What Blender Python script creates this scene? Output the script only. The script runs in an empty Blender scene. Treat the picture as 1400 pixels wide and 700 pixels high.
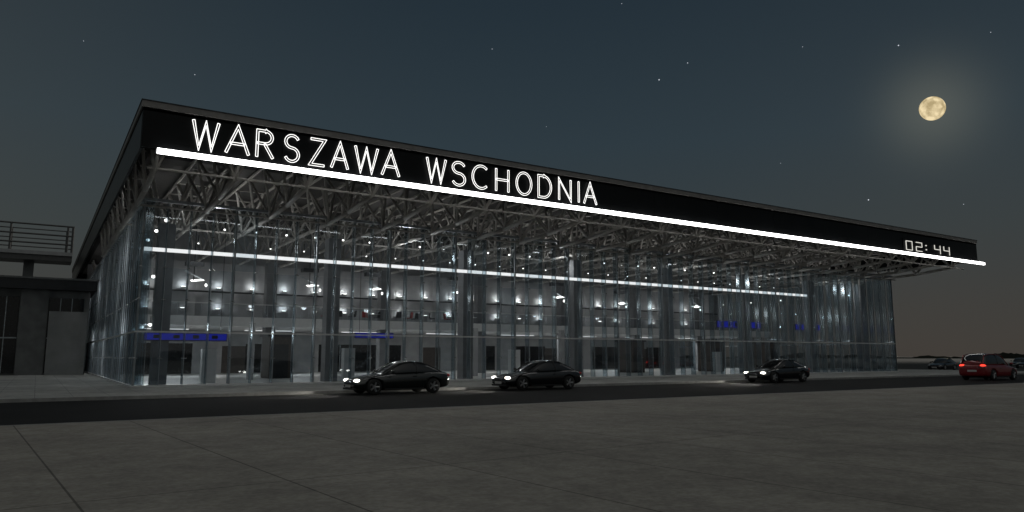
import bpy, bmesh, math, random
from mathutils import Vector, Matrix
random.seed(7)
S = bpy.context.scene
COL = S.collection

# ------------------------------------------------------------------ materials
def newmat(name):
    m = bpy.data.materials.new(name); m.use_nodes = True
    nt = m.node_tree; nt.nodes.clear()
    out = nt.nodes.new('ShaderNodeOutputMaterial')
    return m, nt, out

def pbr(name, col, rough=.6, metal=0., var=.15, scale=3., coat=0., bump=0., spec=.5):
    m, nt, out = newmat(name)
    b = nt.nodes.new('ShaderNodeBsdfPrincipled')
    tc = nt.nodes.new('ShaderNodeTexCoord')
    n = nt.nodes.new('ShaderNodeTexNoise'); n.inputs['Scale'].default_value = scale
    n.inputs['Detail'].default_value = 6
    nt.links.new(tc.outputs['Object'], n.inputs['Vector'])
    r = nt.nodes.new('ShaderNodeValToRGB')
    lo = [max(0, c*(1-var)) for c in col]; hi = [min(1, c*(1+var)) for c in col]
    r.color_ramp.elements[0].position = .3; r.color_ramp.elements[1].position = .7
    r.color_ramp.elements[0].color = (*lo, 1); r.color_ramp.elements[1].color = (*hi, 1)
    nt.links.new(n.outputs['Fac'], r.inputs['Fac'])
    nt.links.new(r.outputs['Color'], b.inputs['Base Color'])
    b.inputs['Roughness'].default_value = rough
    b.inputs['Metallic'].default_value = metal
    b.inputs['Coat Weight'].default_value = coat
    b.inputs['Specular IOR Level'].default_value = spec
    if bump:
        bp = nt.nodes.new('ShaderNodeBump'); bp.inputs['Strength'].default_value = bump
        bp.inputs['Distance'].default_value = .02
        nt.links.new(n.outputs['Fac'], bp.inputs['Height'])
        nt.links.new(bp.outputs['Normal'], b.inputs['Normal'])
    nt.links.new(b.outputs['BSDF'], out.inputs['Surface'])
    return m

def emis(name, col, st):
    m, nt, out = newmat(name)
    e = nt.nodes.new('ShaderNodeEmission')
    e.inputs['Color'].default_value = (*col, 1); e.inputs['Strength'].default_value = st
    nt.links.new(e.outputs[0], out.inputs['Surface'])
    return m

def glass(name, tint, base, edge, gcol=(.85,.93,1), rough=.02):
    m, nt, out = newmat(name)
    t = nt.nodes.new('ShaderNodeBsdfTransparent'); t.inputs['Color'].default_value = (*tint, 1)
    g = nt.nodes.new('ShaderNodeBsdfGlossy'); g.inputs['Color'].default_value = (*gcol, 1)
    g.inputs['Roughness'].default_value = rough
    lw = nt.nodes.new('ShaderNodeLayerWeight'); lw.inputs['Blend'].default_value = .5
    p = nt.nodes.new('ShaderNodeMath'); p.operation = 'POWER'; p.inputs[1].default_value = 3.5
    nt.links.new(lw.outputs['Facing'], p.inputs[0])
    ma = nt.nodes.new('ShaderNodeMath'); ma.operation = 'MULTIPLY_ADD'
    ma.inputs[1].default_value = edge; ma.inputs[2].default_value = base; ma.use_clamp = True
    nt.links.new(p.outputs[0], ma.inputs[0])
    mx = nt.nodes.new('ShaderNodeMixShader')
    nt.links.new(ma.outputs[0], mx.inputs[0])
    nt.links.new(t.outputs[0], mx.inputs[1]); nt.links.new(g.outputs[0], mx.inputs[2])
    nt.links.new(mx.outputs[0], out.inputs['Surface'])
    return m

M_black = pbr('fascia_black', (.005,.0055,.006), rough=.35, var=.4, scale=.6, spec=.18)
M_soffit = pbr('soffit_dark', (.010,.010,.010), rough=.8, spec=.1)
M_deck = pbr('roof_deck_inside', (.06,.058,.055), rough=.8)
M_trim = pbr('roof_trim', (.24,.23,.22), rough=.5, metal=.1)
M_steel = pbr('truss_steel', (.38,.365,.34), rough=.55, var=.12, scale=6)
M_rail = pbr('bridge_steel', (.10,.10,.10), rough=.5, metal=.2)
M_mull = pbr('mullion_steel', (.30,.33,.35), rough=.35, metal=.5)
M_node = pbr('spider_fitting', (.7,.7,.7), rough=.25, metal=.9)
M_conc = pbr('interior_concrete', (.40,.405,.41), rough=.75, var=.14, scale=1.2)
M_col = pbr('column_concrete', (.19,.20,.21), rough=.55, var=.15, scale=2)
M_floor = pbr('hall_floor', (.64,.64,.62), rough=.3, var=.08, scale=.8)
M_white = pbr('white_panel', (.65,.66,.66), rough=.4, var=.05)
M_brown = pbr('wood_door', (.055,.042,.034), rough=.5, var=.3, scale=5)
M_darkmetal = pbr('dark_metal', (.03,.032,.035), rough=.4, metal=.5)
M_darkglass = pbr('dark_glazing', (.012,.014,.016), rough=.08, var=.1)
M_annex = pbr('annex_render', (.12,.125,.125), rough=.8, var=.2, scale=1.5)
M_annex2 = pbr('annex_panel', (.21,.215,.215), rough=.8, var=.15, scale=1.0)
M_kerb = pbr('kerb_concrete', (.30,.30,.29), rough=.8, var=.2, scale=4)
M_blueE = emis('blue_sign_light', (.025,.04,.6), .30)
M_strip = emis('strip_light', (1,.99,.97), 7.0)
M_strip2 = emis('strip_light_inner', (1,.99,.98), 1.1)
M_letter = emis('letter_neon', (1,.99,.96), 1.6)
M_lamp = emis('lamp_glow', (1,.98,.94), 4)
M_clock = emis('clock_led', (1,.97,.88), .8)
M_red = pbr('red_seat', (.5,.03,.03), rough=.5)
M_glass = glass('facade_glass', (.82,.85,.865), .055, .42)
M_glass2 = glass('facade_glass_tint', (.66,.73,.77), .13, .50)
M_fin = glass('fin_glass', (.50,.58,.62), .13, .34, gcol=(.75,.87,.93), rough=.15)

# ------------------------------------------------------------------ mesh builder
class MB:
    def __init__(s): s.v=[]; s.f=[]; s.mi=[]; s.mats=[]; s.sm=[]
    def m(s, mat):
        if mat not in s.mats: s.mats.append(mat)
        return s.mats.index(mat)
    def add(s, vs, fs, mat, smooth=False):
        o=len(s.v); s.v += [tuple(v) for v in vs]; k=s.m(mat)
        for f in fs: s.f.append(tuple(i+o for i in f)); s.mi.append(k); s.sm.append(smooth)
    def box(s, x0,x1,y0,y1,z0,z1, mat):
        vs=[(x0,y0,z0),(x1,y0,z0),(x1,y1,z0),(x0,y1,z0),(x0,y0,z1),(x1,y0,z1),(x1,y1,z1),(x0,y1,z1)]
        s.add(vs,[(0,3,2,1),(4,5,6,7),(0,1,5,4),(1,2,6,5),(2,3,7,6),(3,0,4,7)],mat)
    def quad(s, a,b,c,d, mat): s.add([a,b,c,d],[(0,1,2,3)],mat)
    def tube(s, p, q, r, mat, n=6, r2=None):
        p=Vector(p); q=Vector(q); d=(q-p)
        if d.length<1e-6: return
        d.normalize(); a=d.orthogonal().normalized(); b=d.cross(a)
        if r2 is None: r2=r
        vs=[]
        for c,rr in ((p,r),(q,r2)):
            for i in range(n):
                t=2*math.pi*i/n+.3
                vs.append(c+(a*math.cos(t)+b*math.sin(t))*rr)
        fs=[(i,(i+1)%n,n+(i+1)%n,n+i) for i in range(n)]+[tuple(range(n-1,-1,-1)),tuple(range(n,2*n))]
        s.add(vs,fs,mat,n>6)
    def ball(s, c, rx, ry, rz, mat, nu=10, nv=6):
        vs=[];fs=[]
        for j in range(nv+1):
            ph=math.pi*j/nv
            for i in range(nu):
                th=2*math.pi*i/nu
                vs.append((c[0]+rx*math.sin(ph)*math.cos(th), c[1]+ry*math.sin(ph)*math.sin(th), c[2]+rz*math.cos(ph)))
        for j in range(nv):
            for i in range(nu):
                fs.append((j*nu+i,(j+1)*nu+i,(j+1)*nu+(i+1)%nu,j*nu+(i+1)%nu))
        s.add(vs,fs,mat,True)
    def mesh(s, name):
        me=bpy.data.meshes.new(name); me.from_pydata(s.v,[],s.f)
        for m in s.mats: me.materials.append(m)
        me.polygons.foreach_set('material_index', s.mi)
        me.polygons.foreach_set('use_smooth', s.sm)
        me.update(); return me
    def obj(s, name, parent=None):
        o=bpy.data.objects.new(name, s.mesh(name)); COL.objects.link(o)
        if parent: o.parent=parent
        return o

def empty(name, loc=(0,0,0)):
    e=bpy.data.objects.new(name,None); e.location=loc; COL.objects.link(e); return e

def light(kind, name, loc, energy, color=(.985,.985,.98), parent=None, rot=None, **kw):
    l=bpy.data.lights.new(name,kind); l.energy=energy; l.color=color
    for k,v in kw.items(): setattr(l,k,v)
    o=bpy.data.objects.new(name,l); o.location=loc
    if rot: o.rotation_euler=rot
    COL.objects.link(o)
    if parent: o.parent=parent
    return o

# ------------------------------------------------------------------ ground
def ground_mat(name, col, slab=None, rot=0., joint=.02, rough=.85, var=.25, jdark=.45, spec=.3):
    m, nt, out = newmat(name)
    L=nt.links.new; N=nt.nodes.new
    b=N('ShaderNodeBsdfPrincipled'); b.inputs['Roughness'].default_value=rough
    b.inputs['Specular IOR Level'].default_value=spec
    g=N('ShaderNodeNewGeometry')
    n1=N('ShaderNodeTexNoise'); n1.inputs['Scale'].default_value=.35; n1.inputs['Detail'].default_value=8; n1.inputs['Roughness'].default_value=.6
    n2=N('ShaderNodeTexNoise'); n2.inputs['Scale'].default_value=14; n2.inputs['Detail'].default_value=4
    n3=N('ShaderNodeTexNoise'); n3.inputs['Scale'].default_value=2.3; n3.inputs['Detail'].default_value=9; n3.inputs['Roughness'].default_value=.7
    L(g.outputs['Position'],n1.inputs['Vector']); L(g.outputs['Position'],n2.inputs['Vector']); L(g.outputs['Position'],n3.inputs['Vector'])
    r=N('ShaderNodeValToRGB'); r.color_ramp.elements[0].position=.3; r.color_ramp.elements[1].position=.72
    r.color_ramp.elements[0].color=(*[c*(1-var) for c in col],1); r.color_ramp.elements[1].color=(*[c*(1+var) for c in col],1)
    L(n1.outputs['Fac'],r.inputs['Fac'])
    r2=N('ShaderNodeMapRange'); r2.inputs['From Min'].default_value=.3; r2.inputs['From Max'].default_value=.7
    r2.inputs['To Min'].default_value=.82; r2.inputs['To Max'].default_value=1.12
    L(n2.outputs['Fac'],r2.inputs['Value'])
    r3=N('ShaderNodeMapRange'); r3.inputs['From Min'].default_value=.35; r3.inputs['From Max'].default_value=.6
    r3.inputs['To Min'].default_value=.80; r3.inputs['To Max'].default_value=1.05
    L(n3.outputs['Fac'],r3.inputs['Value'])
    mm=N('ShaderNodeMath'); mm.operation='MULTIPLY'; L(r2.outputs[0],mm.inputs[0]); L(r3.outputs[0],mm.inputs[1])
    mu=N('ShaderNodeMix'); mu.data_type='RGBA'; mu.blend_type='MULTIPLY'; mu.inputs['Factor'].default_value=1
    L(r.outputs['Color'],mu.inputs['A']); L(mm.outputs[0],mu.inputs['B'])
    last=mu.outputs['Result']
    if slab:
        mp=N('ShaderNodeMapping'); mp.inputs['Rotation'].default_value=(0,0,rot)
        mp.inputs['Location'].default_value=(1.15,0,0)
        L(g.outputs['Position'],mp.inputs['Vector'])
        br=N('ShaderNodeTexBrick'); br.offset=0; br.squash=1
        br.inputs['Scale'].default_value=1; br.inputs['Brick Width'].default_value=slab[0]; br.inputs['Row Height'].default_value=slab[1]
        br.inputs['Mortar Size'].default_value=joint; br.inputs['Mortar Smooth'].default_value=.2
        br.inputs['Color1'].default_value=(1,1,1,1); br.inputs['Color2'].default_value=(.93,.93,.93,1)
        br.inputs['Mortar'].default_value=(jdark,jdark,jdark,1)
        L(mp.outputs[0],br.inputs['Vector'])
        m2=N('ShaderNodeMix'); m2.data_type='RGBA'; m2.blend_type='MULTIPLY'; m2.inputs['Factor'].default_value=1
        L(last,m2.inputs['A']); L(br.outputs['Color'],m2.inputs['B']); last=m2.outputs['Result']
    L(last,b.inputs['Base Color'])
    bp=N('ShaderNodeBump'); bp.inputs['Strength'].default_value=.25; bp.inputs['Distance'].default_value=.01
    L(n2.outputs['Fac'],bp.inputs['Height']); L(bp.outputs['Normal'],b.inputs['Normal'])
    L(b.outputs[0],out.inputs['Surface'])
    return m

G_far = ground_mat('far_ground',(.045,.045,.042))
G_road = ground_mat('asphalt',(.022,.022,.022),var=.2,spec=.15)
G_plaza = ground_mat('plaza_concrete',(.385,.355,.31),slab=(2.25,9.0),rot=-.072,joint=.014,jdark=.4,var=.2)
G_pave = ground_mat('pavement_slabs',(.46,.46,.44),slab=(1.2,1.2),joint=.015,jdark=.6)

b=MB(); b.quad((-2500,-2500,0),(2500,-2500,0),(2500,2500,0),(-2500,2500,0),G_far); b.obj('ground')
b=MB(); b.quad((-400,19.8,.004),(400,19.8,.004),(400,31.2,.004),(-400,31.2,.004),G_road); b.obj('road')
b=MB(); b.box(-300,300,-60,19.65,-.2,.10,G_plaza); b.obj('plaza_paving')
b=MB(); b.box(-300,300,19.65,19.8,-.2,.103,M_kerb); b.box(-300,300,31.2,31.35,-.2,.13,M_kerb); b.obj('kerb')
b=MB(); b.box(-120,84,31.35,130,-.2,.12,G_pave); b.obj('pavement')

# ------------------------------------------------------------------ station
ST = empty('railway_station')
XF0,XF1,YF,YB = 2.94,71.1,32.5,104.
GX0,GX1,GY0,GY1 = 4.0,69.9,40.0,92.
ZG=9.3
b=MB()
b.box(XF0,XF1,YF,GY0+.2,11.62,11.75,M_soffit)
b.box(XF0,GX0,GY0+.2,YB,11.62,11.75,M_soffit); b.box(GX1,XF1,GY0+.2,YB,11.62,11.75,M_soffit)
b.box(GX0,GX1,GY0+.2,YB,11.62,11.75,M_deck)
b.obj('roof_slab',ST)
b=MB()
n=12; w=(XF1-XF0)/n
for i in range(n):
    b.box(XF0+i*w+.01,XF0+(i+1)*w-.01,YF,YF+.12,10.08,11.70,M_black)
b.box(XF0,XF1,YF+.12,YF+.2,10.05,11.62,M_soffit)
m_=14; w=(YB-YF-.2)/m_
for i in range(m_):
    for X in (XF0,XF1-.12):
        b.box(X,X+.12,YF+.2+i*w+.01,YF+.2+(i+1)*w-.01,10.08,11.70,M_black)
b.box(XF0,XF1,YB-.1,YB,10.05,11.70,M_black)
b.obj('fascia',ST)
b=MB()
b.box(XF0-.06,XF1+.06,YF-.06,YB+.06,11.76,12.02,M_trim)
b.box(XF0-.09,XF1+.09,YF-.09,YB+.09,12.022,12.06,M_darkmetal)
b.obj('roof_edge_trim',ST)
b=MB(); b.box(3.55,72.1,YF-.14,YF-.01,9.86,10.07,M_strip)
b.obj('fascia_light_strip',ST)
b=MB(); b.box(3.5,72.15,YF-.008,YF+.12,9.88,10.045,M_darkmetal)
b.obj('light_strip_housing',ST)

# trusses: triangular-section girders spanning in Y
b=MB()
mod=3.25; bay=3.2
xs=[]; x=XF0+.7
while x<XF1-.2: xs.append(x); x+=mod
ys=[YF+1.1+bay*i for i in range(10)]
def zb(y): return 9.5 - .45*min(1,max(0,(y-YF-1)/4.5))
for k,x in enumerate(xs):
    xa,xc=x-.85,x+.85
    if xa<XF0+.25: xa=XF0+.25
    if xc>XF1-.25: xc=XF1-.25
    for i in range(len(ys)-1):
        y0,y1=ys[i],ys[i+1]; ym=(y0+y1)/2
        b.tube((x,y0,zb(y0)),(x,y1,zb(y1)),.12,M_steel,7)
        for xt in (xa,xc):
            b.tube((xt,max(YF+.3,y0-bay/2),11.42),(xt,ym,11.42),.085,M_steel,6)
            b.tube((x,y0,zb(y0)),(xt,ym,11.42),.075,M_steel,6)
            b.tube((xt,ym,11.42),(x,y1,zb(y1)),.075,M_steel,6)
        b.tube((xa,ym,11.42),(xc,ym,11.42),.05,M_steel,5)
    for xt in (xa,xc):
        b.tube((xt,YF+.34,11.36),(x,ys[0],zb(ys[0])),.085,M_steel,6)
    b.tube((x,YF+.30,10.15),(x,ys[0],zb(ys[0])),.08,M_steel,6)
for y in (ys[0],ys[2],ys[4]):
    b.tube((XF0+.4,y,zb(y)),(XF1-.4,y,zb(y)),.06,M_steel,5)
b.obj('roof_trusses',ST)

# columns
b=MB()
cx=[5.4+9.17*i for i in range(8)]
for x in cx:
    for y in (42.6,56.5,74.,88.):
        if x>69: x=68.6
        b.box(x-.38,x+.38,y-.38,y+.38,.145,8.6,M_col)
        for sx,sy in ((-1,-1),(1,-1),(-1,1),(1,1)):
            b.tube((x+sx*.25,y+sy*.25,8.5),(x+sx*1.15,y+sy*1.1,11.5),.09,M_steel,6)
b.obj('columns',ST)

# glass facade
gl=MB(); mu=MB(); fn=MB(); nd=MB()
pw=1.1
def pane(gl, p, q, z0, z1, mat, tilt):
    dx,dy=q[0]-p[0],q[1]-p[1]; L=math.hypot(dx,dy); nx,ny=-dy/L,dx/L
    a=random.uniform(-tilt,tilt); c=random.uniform(-tilt,tilt)
    gl.quad((p[0]+dx*.012+nx*a,p[1]+dy*.012+ny*a,z0),(q[0]-dx*.012-nx*a,q[1]-dy*.012-ny*a,z0),
            (q[0]-dx*.012-nx*a+nx*c,q[1]-dy*.012-ny*a+ny*c,z1),(p[0]+dx*.012+nx*a+nx*c,p[1]+dy*.012+ny*a+ny*c,z1),mat)
def facade(p,q,inward):
    L=math.hypot(q[0]-p[0],q[1]-p[1]); n=round(L/pw); ux,uy=(q[0]-p[0])/L,(q[1]-p[1])/L; w=L/n
    for i in range(n+1):
        a=(p[0]+ux*w*i,p[1]+uy*w*i)
        r=.028 if i%4 else .06
        mu.tube((a[0],a[1],.2),(a[0],a[1],ZG),r,M_mull,4)
        fx,fy=a[0]+inward[0]*.45,a[1]+inward[1]*.45
        fn.quad((a[0]+inward[0]*.04,a[1]+inward[1]*.04,.2),(fx,fy,.2),(fx,fy,ZG),(a[0]+inward[0]*.04,a[1]+inward[1]*.04,ZG),M_fin)
        mu.tube((fx,fy,.2),(fx,fy,ZG),.016,M_mull,4)
        for z in (1.5,4.4,6.0,7.7,9.1):
            if random.random()<.75:
                nd.ball((a[0]-inward[0]*.03,a[1]-inward[1]*.03,z+.02),.05,.05,.04,M_node,6,4)
                nd.tube((a[0]-.12*ux,a[1]-.12*uy,z),(a[0]+.12*ux,a[1]+.12*uy,z),.016,M_node,4)
        if i<n:
            c=(p[0]+ux*w*(i+1),p[1]+uy*w*(i+1))
            pane(gl,a,c,.22,2.74,M_glass2 if random.random()<.55 else M_glass,.010)
            pane(gl,a,c,2.86,6.0,M_glass if random.random()<.8 else M_glass2,.010)
            pane(gl,a,c,6.02,ZG,M_glass if random.random()<.8 else M_glass2,.010)
facade((GX0,GY0),(GX1,GY0),(0,1))
facade((GX0,GY1),(GX0,GY0),(1,0))
facade((GX1,GY0),(GX1,GY1),(-1,0))
gl.obj('facade_glass',ST); fn.obj('glass_fins',ST); nd.obj('spider_fittings',ST)
mu.box(GX0-.06,GX1+.06,GY0-.08,GY0+.08,2.76,2.84,M_white)
mu.box(GX0-.08,GX0+.08,GY0+.09,GY1,2.76,2.84,M_white)
mu.box(GX1-.08,GX1+.08,GY0+.09,GY1,2.76,2.84,M_white)
mu.box(GX0-.1,GX1+.1,GY0-.12,GY0+.12,.12,.20,M_white)
mu.box(GX0-.12,GX0+.12,GY0+.13,GY1,.12,.20,M_white)
mu.box(GX1-.12,GX1+.12,GY0+.13,GY1,.12,.20,M_white)
mu.box(GX0-.08,GX1+.08,GY0-.1,GY0+.1,ZG,ZG+.14,M_mull)
mu.box(GX0-.1,GX0+.1,GY0+.11,GY1,ZG,ZG+.14,M_mull)
mu.box(GX1-.1,GX1+.1,GY0+.11,GY1,ZG,ZG+.14,M_mull)
mu.obj('mullions',ST)
b=MB(); b.box(4.15,57.3,40.52,40.66,6.87,7.05,M_strip2); b.obj('inner_light_strip',ST)

# interior shell
b=MB()
b.box(GX0+.15,GX1-.15,GY0+.2,GY1,.121,.14,M_floor)
b.obj('hall_floor',ST)
b=MB()
b.box(GX0+.5,GX1-.5,54.,GY1,3.75,4.25,M_conc)
b.box(GX0+.6,GX1-.6,53.9,53.98,3.7,4.35,M_white)
x=GX0+.8
while x<GX1-.7:
    b.tube((x,54.05,4.25),(x,54.05,5.25),.022,M_mull,5); x+=1.5
b.tube((GX0+.8,54.05,5.27),(GX1-.8,54.05,5.27),.03,M_white,6)
b.obj('mezzanine',ST)
b=MB(); b.quad((GX0+.8,54.06,4.3),(GX1-.8,54.06,4.3),(GX1-.8,54.06,5.2),(GX0+.8,54.06,5.2),M_glass); b.obj('balustrade_glass',ST)
b=MB(); px=2.6; x=GX0+1.0
while x<GX1-1.5:
    seg=6; vs=[]
    for i in range(seg+1):
        t=i/seg; yy=62-.35*math.sin(math.pi*t)
        vs.append((x+t*px,yy,4.26)); vs.append((x+t*px,yy,8.6)); vs.append((x+t*px,yy,9.0))
    fs=[]
    for i in range(seg):
        fs.append((3*i,3*i+3,3*i+4,3*i+1)); fs.append((3*i+1,3*i+4,3*i+5,3*i+2))
    b.add(vs,fs,M_conc,True)
    x+=px
b.box(GX0+.6,GX1-.6,62.05,62.3,4.26,11.6,M_conc)
b.box(GX0+.7,GX1-.7,61.4,61.6,6.60,6.72,M_darkmetal)
b.obj('upper_back_wall',ST)
b=MB(); x=GX0+.6; k=0
pat=['w','o','w','d','o','w','o','o','w','d','w','o','w','o','d','w']
while x<GX1-1.:
    p=pat[k%len(pat)]; wd={'w':2.4,'o':4.2,'d':2.0}[p]; x1=min(x+wd,GX1-.6)
    if p=='w': b.box(x,x1,68.,68.3,.14,3.75,M_conc)
    elif p=='o':
        b.box(x,x1,68.1,68.2,.14,2.7,M_darkglass); b.box(x,x1,68.,68.3,2.7,3.75,M_conc)
        b.box(x+(x1-x)/2-.04,x+(x1-x)/2+.04,68.02,68.09,.14,2.7,M_mull)
    else:
        b.box(x,x1,68.1,68.2,.14,2.5,M_brown); b.box(x,x1,68.,68.3,2.5,3.75,M_conc)
    x=x1; k+=1
b.box(GX0,GX1,GY1,GY1+.3,.12,11.6,M_conc)
b.obj('lower_back_wall',ST)
b=MB()
for x,y,w,h,m in ((7.6,43,.75,2.0,M_white),(15.8,43.5,.7,2.1,M_white),(30.2,47,.8,2.1,M_white),(51.5,46,.7,2.0,M_white)):
    b.box(x,x+w,y,y+.5,.141,h,m)
for x in (13.0,45.0,55.5,64.):
    b.box(x,x+1.5,50.,52.,.141,2.9,M_brown); b.box(x+.25,x+1.25,49.96,49.995,.15,2.4,M_darkmetal)
    b.box(x-.15,x+1.65,49.9,52.1,2.9,3.1,M_darkmetal)
for x in (11.2,27.5,35.6,48.):
    b.box(x,x+.35,48.,48.35,.141,3.7,M_conc)
b.obj('kiosks',ST)
b=MB()
for x0,x1,y,z,h in ((4.6,8.6,42.0,2.45,.34),(18.6,21.4,49.,2.9,.3),(53.,59.,47,4.3,.55),(64.5,68.3,47,4.3,.5)):
    b.box(x0,x1,y,y+.08,z,z+h,M_blueE); b.box(x0-.05,x1+.05,y+.082,y+.2,z-.05,z+h+.05,M_darkmetal)
    for xx in (x0+.3,x1-.3): b.tube((xx,y+.14,z+h+.05),(xx,y+.14,9.0),.015,M_darkmetal,4)
    k=x0+.4
    while k<x1-.5:                         # pictogram blanks on the sign face
        b.box(k,k+.3,y-.012,y-.003,z+.08,z+h-.08,M_darkmetal); k+=.95
b.obj('blue_sign_bands',ST)
b=MB()
def chair(b,x,y,z,m,a):
    ca,sa=math.cos(a),math.sin(a)
    def P(u,v,w): return (x+u*ca-v*sa,y+u*sa+v*ca,z+w)
    for u in (-.2,.2):
        for v in (-.2,.2): b.tube(P(u,v,0),P(u,v,.45),.015,M_mull,4)
    vs=[P(-.23,-.23,.45),P(.23,-.23,.45),P(.23,.23,.45),P(-.23,.23,.45),P(-.23,-.23,.49),P(.23,-.23,.49),P(.23,.23,.49),P(-.23,.23,.49)]
    fs=[(0,3,2,1),(4,5,6,7),(0,1,5,4),(1,2,6,5),(2,3,7,6),(3,0,4,7)]
    b.add(vs,fs,m)
    vs=[P(-.23,.2,.5),P(.23,.2,.5),P(.23,.25,.5),P(-.23,.25,.5),P(-.21,.26,.95),P(.21,.26,.95),P(.21,.3,.95),P(-.21,.3,.95)]
    b.add(vs,fs,m)
for i in range(12):
    x=19+i*1.1+random.uniform(-.4,.4)
    chair(b,x,55.2+random.random()*1.5,4.25,M_red if i%3==0 else M_darkmetal,random.uniform(0,6))
    if i%2: b.tube((x+.7,56,4.25),(x+.7,56,4.95),.03,M_mull,6); b.tube((x+.7,56,4.95),(x+.7,56,4.98),.4,M_white,12)
b.obj('cafe_chairs',ST)

# lamps
b=MB()
x=9.
while x<62:
    b.tube((x,46.,9.2),(x,46.,9.6),.03,M_darkmetal,5); b.ball((x,46.,9.16),.07,.07,.055,M_lamp,8,5); x+=1.85
x=6.
while x<66:
    b.tube((x,50.5,8.9),(x,50.5,9.4),.03,M_darkmetal,5); b.ball((x,50.5,8.86),.05,.05,.04,M_lamp,8,5); x+=2.3
k=0; x=6.6
while x<68:
    for z in (7.0,5.35):
        b.box(x-.14,x+.14,61.35,61.5,z-.05,z,M_lamp); b.box(x-.2,x+.2,61.3,61.56,z-.12,z-.052,M_darkmetal)
    light('POINT','wall_uplighter',(x,61.3,7.1),16,parent=ST,shadow_soft_size=.06)
    if k%2==0: light('POINT','wall_uplighter',(x,61.3,5.45),16,parent=ST,shadow_soft_size=.06)
    k+=1; x+=2.6
b.obj('ceiling_lamps',ST)
b=MB()
for x in (7.5,14.3,18.6,24.5,33.,41.5,50.):
    y=45.+(x*7%3)
    b.tube((x,y,6.0),(x,y,9.3),.03,M_darkmetal,5)
    b.box(x-.5,x+.5,y-.25,y+.25,6.9,7.15,M_darkmetal)
    b.tube((x-.5,y,6.6),(x+.6,y,6.1),.03,M_mull,5)
    vs=[(x-.15,y-.3,5.95),(x+.55,y-.3,6.05),(x+.55,y+.3,6.2),(x-.15,y+.3,6.1)]
    b.add(vs,[(0,1,2,3)],M_lamp)
    b.ball((x+.7,y,5.8),.07,.07,.1,M_lamp,8,5)
    light('POINT','pendant_glow',(x+.2,y,5.7),28,parent=ST,shadow_soft_size=.2)
b.obj('pendant_lamps',ST)
for i in range(8):
    x=8.+i*8.3
    light('AREA','mezz_luminaire',(x,58.,3.6),150,parent=ST,shape='RECTANGLE',size=4,size_y=2)  # added area lights without fixtures, brighten the hall floor
b=MB()
for i in range(8):
    x=8.+i*8.3
    b.box(x-2,x+2,62.9,63.1,3.70,3.745,M_strip2)
b.obj('mezz_luminaires',ST)
b=MB()
for i in range(12):
    y=43.+i*4.
    for z in (8.9,6.2,3.4):
        b.ball((5.4,y,z),.12,.12,.09,M_lamp,8,5); b.tube((5.4,y,z+.08),(5.4,y,z+.5),.02,M_darkmetal,4)
    for z in (7.6,):
        b.ball((67.5,y,z),.09,.09,.07,M_lamp,8,5); b.tube((67.5,y,z+.08),(67.5,y,z+.5),.02,M_darkmetal,4)
b.obj('side_bay_lamps',ST)
for y in (66,80): light('POINT','side_lamp',(7,y,7.5),110,parent=ST,shadow_soft_size=.2)
for y in (44,56,70): light('POINT','side_lamp',(6.2,y,3.2),90,parent=ST,shadow_soft_size=.2)
for x in (8,20,32,44,56,66): light('POINT','hall_lamp',(x,44.,8.2),125,parent=ST,shadow_soft_size=.25)

# ------------------------------------------------------------------ lettering
SG=empty('station_name_sign')
def arc(cx,cy,rx,ry,a0,a1,n=14): return [(cx+rx*math.cos(math.radians(a0+(a1-a0)*i/n)),cy+ry*math.sin(math.radians(a0+(a1-a0)*i/n))) for i in range(n+1)]
GLY={'W':[[(0,1),(.25,0),(.5,.95),(.75,0),(1,1)]],'A':[[(0,0),(.5,1),(1,0)],[(.19,.36),(.81,.36)]],
'R':[[(0,0),(0,1),(.5,1)]+arc(.5,.76,.42,.24,90,-90)+[(0,.52)],[(.45,.52),(1,0)]],
'S':[arc(.5,.76,.46,.24,25,265,12)+arc(.5,.26,.48,.26,88,-155,12)],
'Z':[[(0,1),(1,1),(0,0),(1,0)]],'C':[arc(.55,.5,.55,.5,50,310,22)],
'H':[[(0,0),(0,1)],[(1,0),(1,1)],[(0,.52),(1,.52)]],'O':[arc(.5,.5,.5,.5,0,360,28)],
'D':[[(0,0),(0,1),(.4,1)]+arc(.4,.5,.6,.5,90,-90)+[(0,0)]],'N':[[(0,0),(0,1),(1,0),(1,1)]],'I':[[(.5,0),(.5,1)]]}
letters=[('W',4.80,5.91),('A',6.15,7.19),('R',7.44,8.23),('S',8.65,9.38),('Z',9.81,10.57),('A',10.81,11.70),('W',11.95,13.17),('A',13.32,14.31),
('W',15.71,16.86),('S',17.15,18.0),('C',18.35,19.38),('H',19.78,20.65),('O',21.08,22.13),('D',22.52,23.46),('N',23.92,24.84),('I',25.26,25.46),('A',25.69,26.7)]
HW=.05; TR=.016
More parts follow.
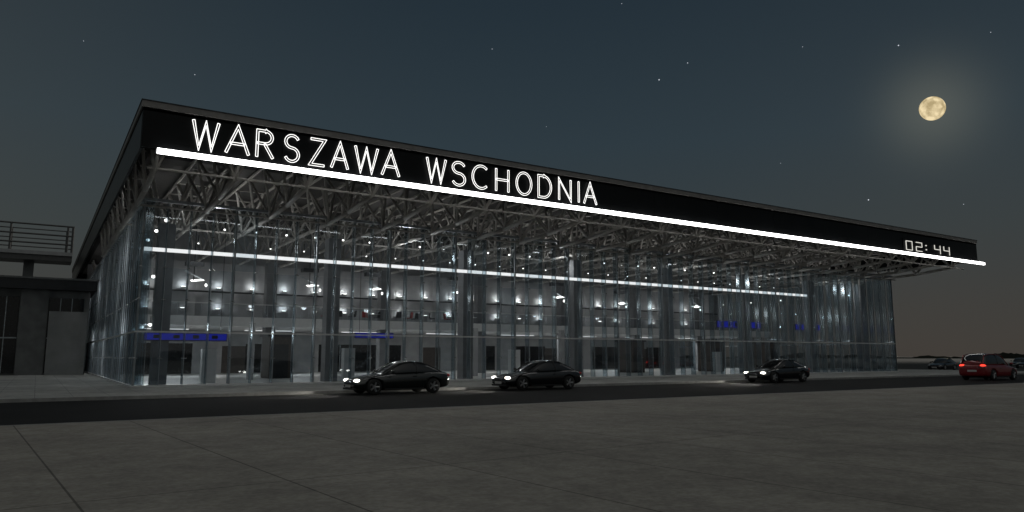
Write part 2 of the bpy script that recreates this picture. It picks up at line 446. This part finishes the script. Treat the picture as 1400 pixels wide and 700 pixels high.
for ch,x0,x1 in letters:
    b=MB(); z0,z1=10.30,11.50
    for pl in GLY[ch]:
        P=[Vector((x0+HW+u*(x1-x0-2*HW),z0+v*(z1-z0))) for u,v in pl]
        closed=(P[0]-P[-1]).length<1e-4
        n=len(P)
        for side in (-1,1):
            Q=[]
            for i in range(n):
                a=P[i-1] if i>0 else (P[n-2] if closed else None)
                c=P[i+1] if i<n-1 else (P[1] if closed else None)
                d1=(P[i]-a).normalized() if a is not None else None
                d2=(c-P[i]).normalized() if c is not None else None
                if d1 is None: d1=d2
                if d2 is None: d2=d1
                n1=Vector((-d1.y,d1.x)); n2=Vector((-d2.y,d2.x)); m=(n1+n2)
                if m.length<.1: m=n1.copy()
                m.normalize(); k=1/max(.45,m.dot(n1))
                Q.append(P[i]+m*HW*side*k)
            for i in range(n-1):
                b.tube((Q[i].x,YF-.13,Q[i].y),(Q[i+1].x,YF-.13,Q[i+1].y),TR,M_letter,6)
            if side==-1: Q0=Q
        if not closed:
            for i in (0,n-1): b.tube((Q0[i].x,YF-.13,Q0[i].y),(Q[i].x,YF-.13,Q[i].y),TR,M_letter,6)
        for i in range(n-1):
            b.add([(Q0[i].x,YF-.07,Q0[i].y),(Q0[i+1].x,YF-.07,Q0[i+1].y),(Q[i+1].x,YF-.07,Q[i+1].y),(Q[i].x,YF-.07,Q[i].y)],[(0,1,2,3)],M_darkmetal)
    b.obj('letter_'+ch.lower(),SG)

CK=empty('digital_clock')
b=MB()
seg={'a':((0,1),(1,1)),'b':((1,1),(1,.5)),'c':((1,.5),(1,0)),'d':((0,0),(1,0)),'e':((0,0),(0,.5)),'f':((0,.5),(0,1)),'g':((0,.5),(1,.5))}
for ch,x0 in (('abcdef',59.3),('abged',60.8),('fgbc',63.7),('fgbc',65.2)):
    for s in ch:
        p,q=seg[s]
        b.tube((x0+p[0]*.9,YF-.08,10.28+p[1]*.72),(x0+q[0]*.9,YF-.08,10.28+q[1]*.72),.03,M_clock,6)
for z in (10.45,10.8): b.box(62.3,62.42,YF-.1,YF-.05,z,z+.08,M_clock)
b.obj('led_segments',CK)
b=MB(); b.box(58.9,66.6,YF-.045,YF-.005,10.16,11.2,M_black); b.obj('clock_case',CK)

# ------------------------------------------------------------------ annex & footbridge
AN=empty('annex_building')
b=MB()
b.box(-45,3.4,70.3,90,.12,6.9,M_annex)
b.box(-46,3.8,69.,90.5,6.9,7.7,M_darkmetal)
b.box(-46.1,3.9,68.9,90.6,7.702,7.85,M_annex)
x=-45.9
while x<2.5:
    x1=min(x+1.9,3.3)
    b.box(x,x1,69.9,70.29,.12,6.89,M_annex)
    if x+4.45<3.3:
        b.box(x+1.95,x+4.4,70.15,70.28,.3,6.3,M_darkglass)
        for xx in (x+2.75,x+3.55): b.box(xx-.03,xx+.03,70.09,70.148,.3,6.3,M_mull)
        b.box(x+1.95,x+4.4,70.08,70.148,3.0,3.1,M_mull)
    x+=4.45
b.box(.6,3.3,69.75,69.89,.125,5.2,M_annex2)
b.obj('annex_walls',AN)

FB=empty('footbridge')
b=MB()
b.box(-80,2.6,97,101,12.3,13.1,M_rail)
b.box(-80,2.6,96.8,96.99,12.9,13.3,M_conc)
x=-79.
while x<2.7:
    b.tube((x,97.05,13.1),(x,97.05,16.3),.11,M_rail,6)
    b.tube((x,100.9,13.1),(x,100.9,16.3),.10,M_rail,6); x+=5.4
b.tube((2.5,97.05,13.1),(2.5,97.05,16.3),.13,M_rail,6)
for z in (14.2,15.2,16.3):
    b.tube((-80,97.05,z),(2.6,97.05,z),.10,M_rail,6); b.tube((-80,100.9,z),(2.6,100.9,z),.07,M_rail,6)
for x in (-60,-30,-1.5):
    b.box(x-.5,x+.5,98.4,99.4,0,12.3,M_annex)
b.obj('bridge_structure',FB)

# ------------------------------------------------------------------ cars
def loft_obj(rings, mats, facemat):
    vs=[];fs=[];mi=[]
    n=len(rings[0])
    for r in rings: vs+=r
    for i in range(len(rings)-1):
        for j in range(n):
            fs.append((i*n+j,i*n+(j+1)%n,(i+1)*n+(j+1)%n,(i+1)*n+j)); mi.append(facemat(i,j,n))
    fs.append(tuple(range(n-1,-1,-1))); mi.append(0)
    fs.append(tuple((len(rings)-1)*n+j for j in range(n))); mi.append(0)
    me=bpy.data.meshes.new('tmp'); me.from_pydata(vs,[],fs)
    for m in mats: me.materials.append(m)
    me.polygons.foreach_set('material_index',mi); me.update()
    bm=bmesh.new(); bm.from_mesh(me); bmesh.ops.recalc_face_normals(bm,faces=bm.faces); bm.to_mesh(me); bm.free()
    for p in me.polygons: p.use_smooth=True
    o=bpy.data.objects.new('tmp',me); COL.objects.link(o); return o
def sym(half):
    return half+[(-y,z) for y,z in reversed(half[1:-1])]
def bake(o):
    bpy.context.view_layer.update()
    dg=bpy.context.evaluated_depsgraph_get()
    return bpy.data.meshes.new_from_object(o.evaluated_get(dg))

M_tyre=pbr('tyre',(.015,.015,.015),rough=.8); M_rim=pbr('rim',(.45,.45,.46),rough=.3,metal=.8)
M_cglass=pbr('car_glass',(.012,.014,.016),rough=.05,var=.05,coat=.5)
M_head=emis('headlight',(1,.96,.85),7); M_tail=emis('tail_light',(1,.05,.03),2.0)
M_plate=pbr('number_plate',(.6,.6,.58),rough=.5); M_lens=pbr('lens',(.4,.4,.4),rough=.1)
M_plast=pbr('black_plastic',(.02,.02,.02),rough=.6)

def car_mesh(name, paint, body, gh, wx, wr, lit_head, lit_tail):
    rings=[]
    for x,w,zb_,zs,zt in body:
        half=[(0,zt),(.6*w,zt-.015),(.88*w,zs),(w,zs-.13),(w*1.0,(zs+zb_)/2),(w*.985,zb_+.08),(.86*w,zb_),(0,zb_)]
        rings.append([(x,y,z) for y,z in sym(half)])
    bo=loft_obj(rings,[paint],lambda i,j,n:0)
    md=bo.modifiers.new('s','SUBSURF'); md.levels=2; md.render_levels=2
    cut=MB()
    for x in wx:
        for s in (-1,1):
            cut.tube((x,s*.55,wr),(x,s*1.2,wr),wr+.06,M_plast,24)
    co=cut.obj('cut')
    bd=bo.modifiers.new('b','BOOLEAN'); bd.object=co; bd.operation='DIFFERENCE'; bd.solver='EXACT'
    body_me=bake(bo)
    bpy.data.objects.remove(co)
    rings=[]
    for x,wb,wrf,zbl,zr in gh:
        half=[(0,zr+.02),(.65*wrf,zr+.005),(wrf,zr-.05),((wb+wrf)/2+.02,(zr-.05+zbl)/2),(wb,zbl),(wb*.9,zbl-.15),(0,zbl-.15)]
        rings.append([(x,y,z) for y,z in sym(half)])
    last=len(gh)-2
    def fm(i,j,n):
        k=min(j,n-1-j)
        if k in(2,3): return 1
        if k in(0,1): return 1 if (i==0 or i>=last-1) else 0
        return 0
    go=loft_obj(rings,[paint,M_cglass],fm)
    md=go.modifiers.new('s','SUBSURF'); md.levels=2; md.render_levels=2
    gh_me=bake(go)
    b=MB()
    for me,mats in ((body_me,[paint]),(gh_me,[paint,M_cglass])):
        vs=[v.co[:] for v in me.vertices]
        for k,mm in enumerate(mats):
            fs=[tuple(p.vertices) for p in me.polygons if min(p.material_index,len(mats)-1)==k]
            used=sorted({i for f in fs for i in f}); mp={i:n for n,i in enumerate(used)}
            b.add([vs[i] for i in used],[tuple(mp[i] for i in f) for f in fs],mm,True)
    bpy.data.objects.remove(bo); bpy.data.objects.remove(go)
    for s in (-1,1):
        P=[(x,s*(wrf*.96),zr-.055) for x,wb,wrf,zbl,zr in gh]
        for i in range(len(P)-1): b.tube(P[i],P[i+1],.03,paint,6)
        m=len(gh)//2
        x,wb,wrf,zbl,zr=gh[m-1]
        b.tube((x+.25,s*(wb-.01),zbl),(x+.2,s*(wrf+.0),zr-.06),.028,M_plast,6)
        b.ball((gh[0][0]+.28,s*(gh[0][1]+.26),gh[0][3]+.09),.07,.11,.07,paint,10,6)
        b.box(x+.02,x+.2,s*.875-.012,s*.875+.012,.72,.745,M_plast)
        b.box(wx[0]+.45,wx[1]-.45,s*.855-.02,s*.855+.02,.2,.25,M_plast)
        xf=body[0][0]; xr=body[-1][0]
        b.ball((xf+.14,s*.58,body[1][3]+.0),.12,.17,.065,M_head if lit_head else M_lens,12,6)
        b.ball((xf+.06,s*.5,.34),.07,.1,.04,M_plast,10,6)
        b.ball((xr-.11,s*.58,body[-2][3]-.06),.1,.19,.075,M_tail if lit_tail else M_red,12,6)
        for x0 in wx:
            y0=s*.80
            prof=[(.5,.0),(.93,.0),(1.,.03),(1.,.17),(.93,.2),(.5,.2)]
            vs=[];N=24
            for i in range(N):
                t=2*math.pi*i/N
                for r,o_ in prof: vs.append((x0+wr*r*math.cos(t),y0+s*(.07-o_),wr+wr*r*math.sin(t)))
            k=len(prof)
            fs=[(i*k+j,i*k+j+1,((i+1)%N)*k+j+1,((i+1)%N)*k+j) for i in range(N) for j in range(k-1)]
            b.add(vs,fs,M_tyre,True)
            b.tube((x0,y0-s*.05,wr),(x0,y0+s*.0,wr),wr*.68,M_plast,20)
            for q in range(5):
                t=2*math.pi*q/5
                b.tube((x0,y0+s*.045,wr),(x0+wr*.62*math.cos(t),y0+s*.05,wr+wr*.62*math.sin(t)),.035,M_rim,6,r2=.045)
            for q in range(20):
                t=2*math.pi*q/20;t2=2*math.pi*(q+1)/20
                b.tube((x0+wr*.66*math.cos(t),y0+s*.05,wr+wr*.66*math.sin(t)),(x0+wr*.66*math.cos(t2),y0+s*.05,wr+wr*.66*math.sin(t2)),.022,M_rim,5)
            b.box(x0-wr*.9,x0+wr*.9,min(s*.5,s*.56),max(s*.5,s*.56),wr*.6,wr*1.9,M_plast)
    xf=body[0][0]; xr=body[-1][0]
    b.box(xf-.015,xf+.1,-.28,.28,.42,.50,M_plast)
    b.box(xf-.03,xf-.005,-.26,.26,.30,.40,M_plate)
    b.box(xr+.0,xr+.02,-.26,.26,.52,.63,M_plate)
    b.box(xf+.0,xf+.2,-.6,.6,.20,.27,M_plast)
    b.box(wx[0]-.3,wx[1]+.3,-.5,.5,.16,.3,M_plast)
    return b.mesh(name)

paint1=pbr('paint_dark_green',(.010,.014,.014),rough=.22,metal=.3,coat=1.,var=.05)
paint2=pbr('paint_black',(.008,.009,.011),rough=.22,metal=.3,coat=1.,var=.05)
paint3=pbr('paint_red',(.22,.010,.013),rough=.3,metal=.2,coat=1.,var=.05)
body_c=[(-2.16,.55,.34,.50,.54),(-2.10,.74,.24,.57,.62),(-1.8,.83,.19,.65,.70),(-1.2,.865,.17,.74,.81),(-.75,.875,.17,.80,.89),(0,.88,.16,.84,.91),(.8,.88,.17,.87,.93),(1.4,.87,.18,.88,.95),(1.9,.82,.22,.87,.93),(2.12,.72,.30,.80,.85),(2.17,.55,.36,.66,.70)]
gh_c=[(-.90,.70,.66,.84,.87),(-.2,.77,.60,.87,1.30),(.3,.79,.58,.88,1.37),(.85,.78,.57,.89,1.33),(1.45,.74,.58,.90,1.10),(1.8,.68,.60,.88,.93)]
body_r=[(-2.1,.55,.36,.58,.62),(-2.04,.76,.26,.66,.72),(-1.7,.84,.2,.76,.82),(-1.15,.865,.19,.86,.92),(-.7,.87,.19,.90,.98),(0,.875,.18,.93,1.0),(1.0,.875,.19,.95,1.0),(1.7,.86,.2,.96,1.0),(2.0,.82,.24,.95,.99),(2.06,.74,.3,.8,.84)]
gh_r=[(-1.0,.74,.70,.92,.95),(-.3,.80,.64,.95,1.54),(.3,.81,.63,.96,1.63),(1.2,.80,.62,.96,1.62),(1.75,.78,.61,.96,1.54),(2.0,.75,.66,.96,1.10)]
ME1=car_mesh('coupe_a',paint1,body_c,gh_c,(-1.36,1.28),.315,True,False)
ME2=car_mesh('coupe_b',paint2,body_c,gh_c,(-1.36,1.28),.315,True,False)
ME2o=car_mesh('coupe_off',paint2,body_c,gh_c,(-1.36,1.28),.315,False,False)
ME3=car_mesh('hatch_red',paint3,body_r,gh_r,(-1.3,1.25),.33,False,True)
def put(me,x,y,z,rot=0,lit=False,sc=1.):
    o=bpy.data.objects.new('parked_car',me); o.location=(x,y,z); o.rotation_euler=(0,0,rot); o.scale=(sc,sc,sc); COL.objects.link(o)
    if lit:
        for s in (-.58,.58):
            light('SPOT','headlamp_beam',(-2.3,s,.58),140,color=(1,.95,.85),parent=o,rot=(math.radians(76),0,math.radians(90)),spot_size=math.radians(80),spot_blend=.6,shadow_soft_size=.06)
put(ME1,13.3,29.9,.008,0,True,1.03)
put(ME2,20.7,29.9,.008,0,True,1.03)
put(ME2,38.9,29.9,.008,0,True,1.05)
put(ME3,54.9,25.0,.008,math.pi,False,1.1)
for x,y,r in ((88,45,.1),(97,49.5,0),(108,50,0),(112,46,0),(124,52,.05)): put(ME2o,x,y,.008,r)

# ------------------------------------------------------------------ distant treeline
b=MB(); vs=[];fs=[]
M_tree=pbr('distant_foliage',(.03,.035,.025),rough=.9,var=.4,scale=.05)
N=900
for i in range(N+1):
    t=i/N; a=math.radians(-20+130*t); R=620
    h=2.2+1.3*math.sin(i*.07)+.9*math.sin(i*.23+1)+random.uniform(-.5,.5)
    c=(R*math.cos(a),R*math.sin(a))
    vs+= [(c[0],c[1],-1),(c[0],c[1],max(.8,h)),(c[0]*1.03,c[1]*1.03,-1)]
for i in range(N): fs+=[(3*i,3*i+3,3*i+4,3*i+1),(3*i+1,3*i+4,3*i+5,3*i+2)]
b.add(vs,fs,M_tree); b.obj('distant_trees')

# ------------------------------------------------------------------ moon & stars
md=Vector((1005,500,336)).normalized()
m,nt,out=newmat('moon_surface')
tc=nt.nodes.new('ShaderNodeTexCoord'); n1=nt.nodes.new('ShaderNodeTexNoise'); n1.inputs['Scale'].default_value=.022; n1.inputs['Detail'].default_value=6
nt.links.new(tc.outputs['Object'],n1.inputs['Vector'])
r=nt.nodes.new('ShaderNodeValToRGB'); r.color_ramp.elements[0].position=.38; r.color_ramp.elements[1].position=.6
r.color_ramp.elements[0].color=(.46,.36,.19,1); r.color_ramp.elements[1].color=(.90,.74,.45,1)
nt.links.new(n1.outputs['Fac'],r.inputs['Fac'])
e=nt.nodes.new('ShaderNodeEmission'); e.inputs['Strength'].default_value=1.0
nt.links.new(r.outputs[0],e.inputs['Color']); nt.links.new(e.outputs[0],out.inputs['Surface'])
b=MB(); D=5000; b.ball((0,0,0),.0138*D,.0138*D,.0138*D,m,48,24); o=b.obj('moon'); o.location=md*D
M_star=emis('starlight',(.85,.9,1),.75)
b=MB()
cp,sp=math.cos(math.radians(7.8)),math.sin(math.radians(7.8))
stars=[(-.585,.294,.7),(-.433,.248,.9),(-.027,.283,.9),(.047,.177,.6),(.201,.241,1.5),(.24,.264,1.1),(.397,.286,.7),(.528,.288,1.4),(.487,.077,1.4),(.367,.127,.6),(.617,.071,.7),(.654,.306,.8),(.15,.345,.8)]
Rv=Vector((.841,-.541,0));Fv=Vector((.541,.841,0))
for sx,sy,k in stars:
    d=Rv*sx+Fv*(cp-sy*sp)+Vector((0,0,sp+sy*cp)); d.normalize(); p=d*5200
    b.ball(p,2.8*k,2.8*k,2.8*k,M_star,6,4)
b.obj('stars')

# ------------------------------------------------------------------ world
w=bpy.data.worlds.new('World'); S.world=w; w.use_nodes=True; nt=w.node_tree; nt.nodes.clear()
N=nt.nodes.new;L=nt.links.new
out=N('ShaderNodeOutputWorld')
tc=N('ShaderNodeTexCoord'); nrm=N('ShaderNodeVectorMath'); nrm.operation='NORMALIZE'; L(tc.outputs['Generated'],nrm.inputs[0])
sep=N('ShaderNodeSeparateXYZ'); L(nrm.outputs[0],sep.inputs[0])
ramp=N('ShaderNodeValToRGB'); cr=ramp.color_ramp
cr.elements[0].position=0; cr.elements[0].color=(.042,.040,.038,1)
cr.elements[1].position=1; cr.elements[1].color=(.011,.020,.028,1)
for p,c in ((.06,(.041,.042,.041)),(.16,(.034,.044,.048)),(.28,(.026,.041,.052)),(.45,(.017,.029,.040))):
    el=cr.elements.new(p); el.color=(*c,1)
L(sep.outputs['Z'],ramp.inputs['Fac'])
def dotn(v):
    d=N('ShaderNodeVectorMath'); d.operation='DOT_PRODUCT'; L(nrm.outputs[0],d.inputs[0]); d.inputs[1].default_value=v; return d.outputs['Value']
def math_(op,a,b_=None,clamp=False):
    n=N('ShaderNodeMath'); n.operation=op; n.use_clamp=clamp
    for k,v in enumerate((a,b_)):
        if v is None: continue
        if isinstance(v,(int,float)): n.inputs[k].default_value=v
        else: L(v,n.inputs[k])
    return n.outputs[0]
def scalecol(fac,col):
    v=N('ShaderNodeVectorMath'); v.operation='SCALE'; v.inputs[0].default_value=col; L(fac,v.inputs['Scale']); return v.outputs[0]
def addv(a,b_):
    v=N('ShaderNodeVectorMath'); v.operation='ADD'; L(a,v.inputs[0]); L(b_,v.inputs[1]); return v.outputs[0]
d=math_('SUBTRACT',dotn(tuple(md)),1.0)
h1=math_('POWER',2.718,math_('DIVIDE',d,.0013))
tot=addv(ramp.outputs[0],scalecol(h1,(.050,.048,.034)))
gl_=math_('POWER',math_('MAXIMUM',dotn(Vector((-.55,.83,.12)).normalized()),0.),5)
tot=addv(tot,scalecol(gl_,(.022,.018,.010)))
fill_glow=math_('POWER',math_('MAXIMUM',dotn(Vector((-.2,-.55,.81)).normalized()),0.),3)  # added glow in the unseen sky behind the camera, brightens the ground
tot=addv(tot,scalecol(fill_glow,(.26,.25,.225)))
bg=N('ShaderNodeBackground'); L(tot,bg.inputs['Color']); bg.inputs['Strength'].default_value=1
sky=N('ShaderNodeTexSky'); sky.sky_type='NISHITA'; sky.sun_disc=False
sky.sun_elevation=math.asin(md.z); sky.sun_rotation=math.atan2(md.x,md.y)
bg2=N('ShaderNodeBackground'); L(sky.outputs[0],bg2.inputs['Color']); bg2.inputs['Strength'].default_value=.0002
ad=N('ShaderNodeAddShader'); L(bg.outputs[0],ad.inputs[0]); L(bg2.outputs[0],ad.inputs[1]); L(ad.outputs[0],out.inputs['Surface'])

sun=light('SUN','moonlight',(0,0,50),.35,color=(1,.95,.85),angle=math.radians(.5))
sun.rotation_euler=md.to_track_quat('Z','Y').to_euler()

# ------------------------------------------------------------------ camera
cam=bpy.data.cameras.new('camera'); co=bpy.data.objects.new('camera',cam); COL.objects.link(co)
cam.sensor_width=36; cam.lens=36*1001/1400; cam.clip_end=20000; cam.clip_start=.1
co.location=(0,0,1.6); co.rotation_euler=(math.radians(97.8),0,math.radians(-32.76))
S.camera=co
S.view_settings.view_transform='Standard'; S.view_settings.look='None'; S.view_settings.exposure=0
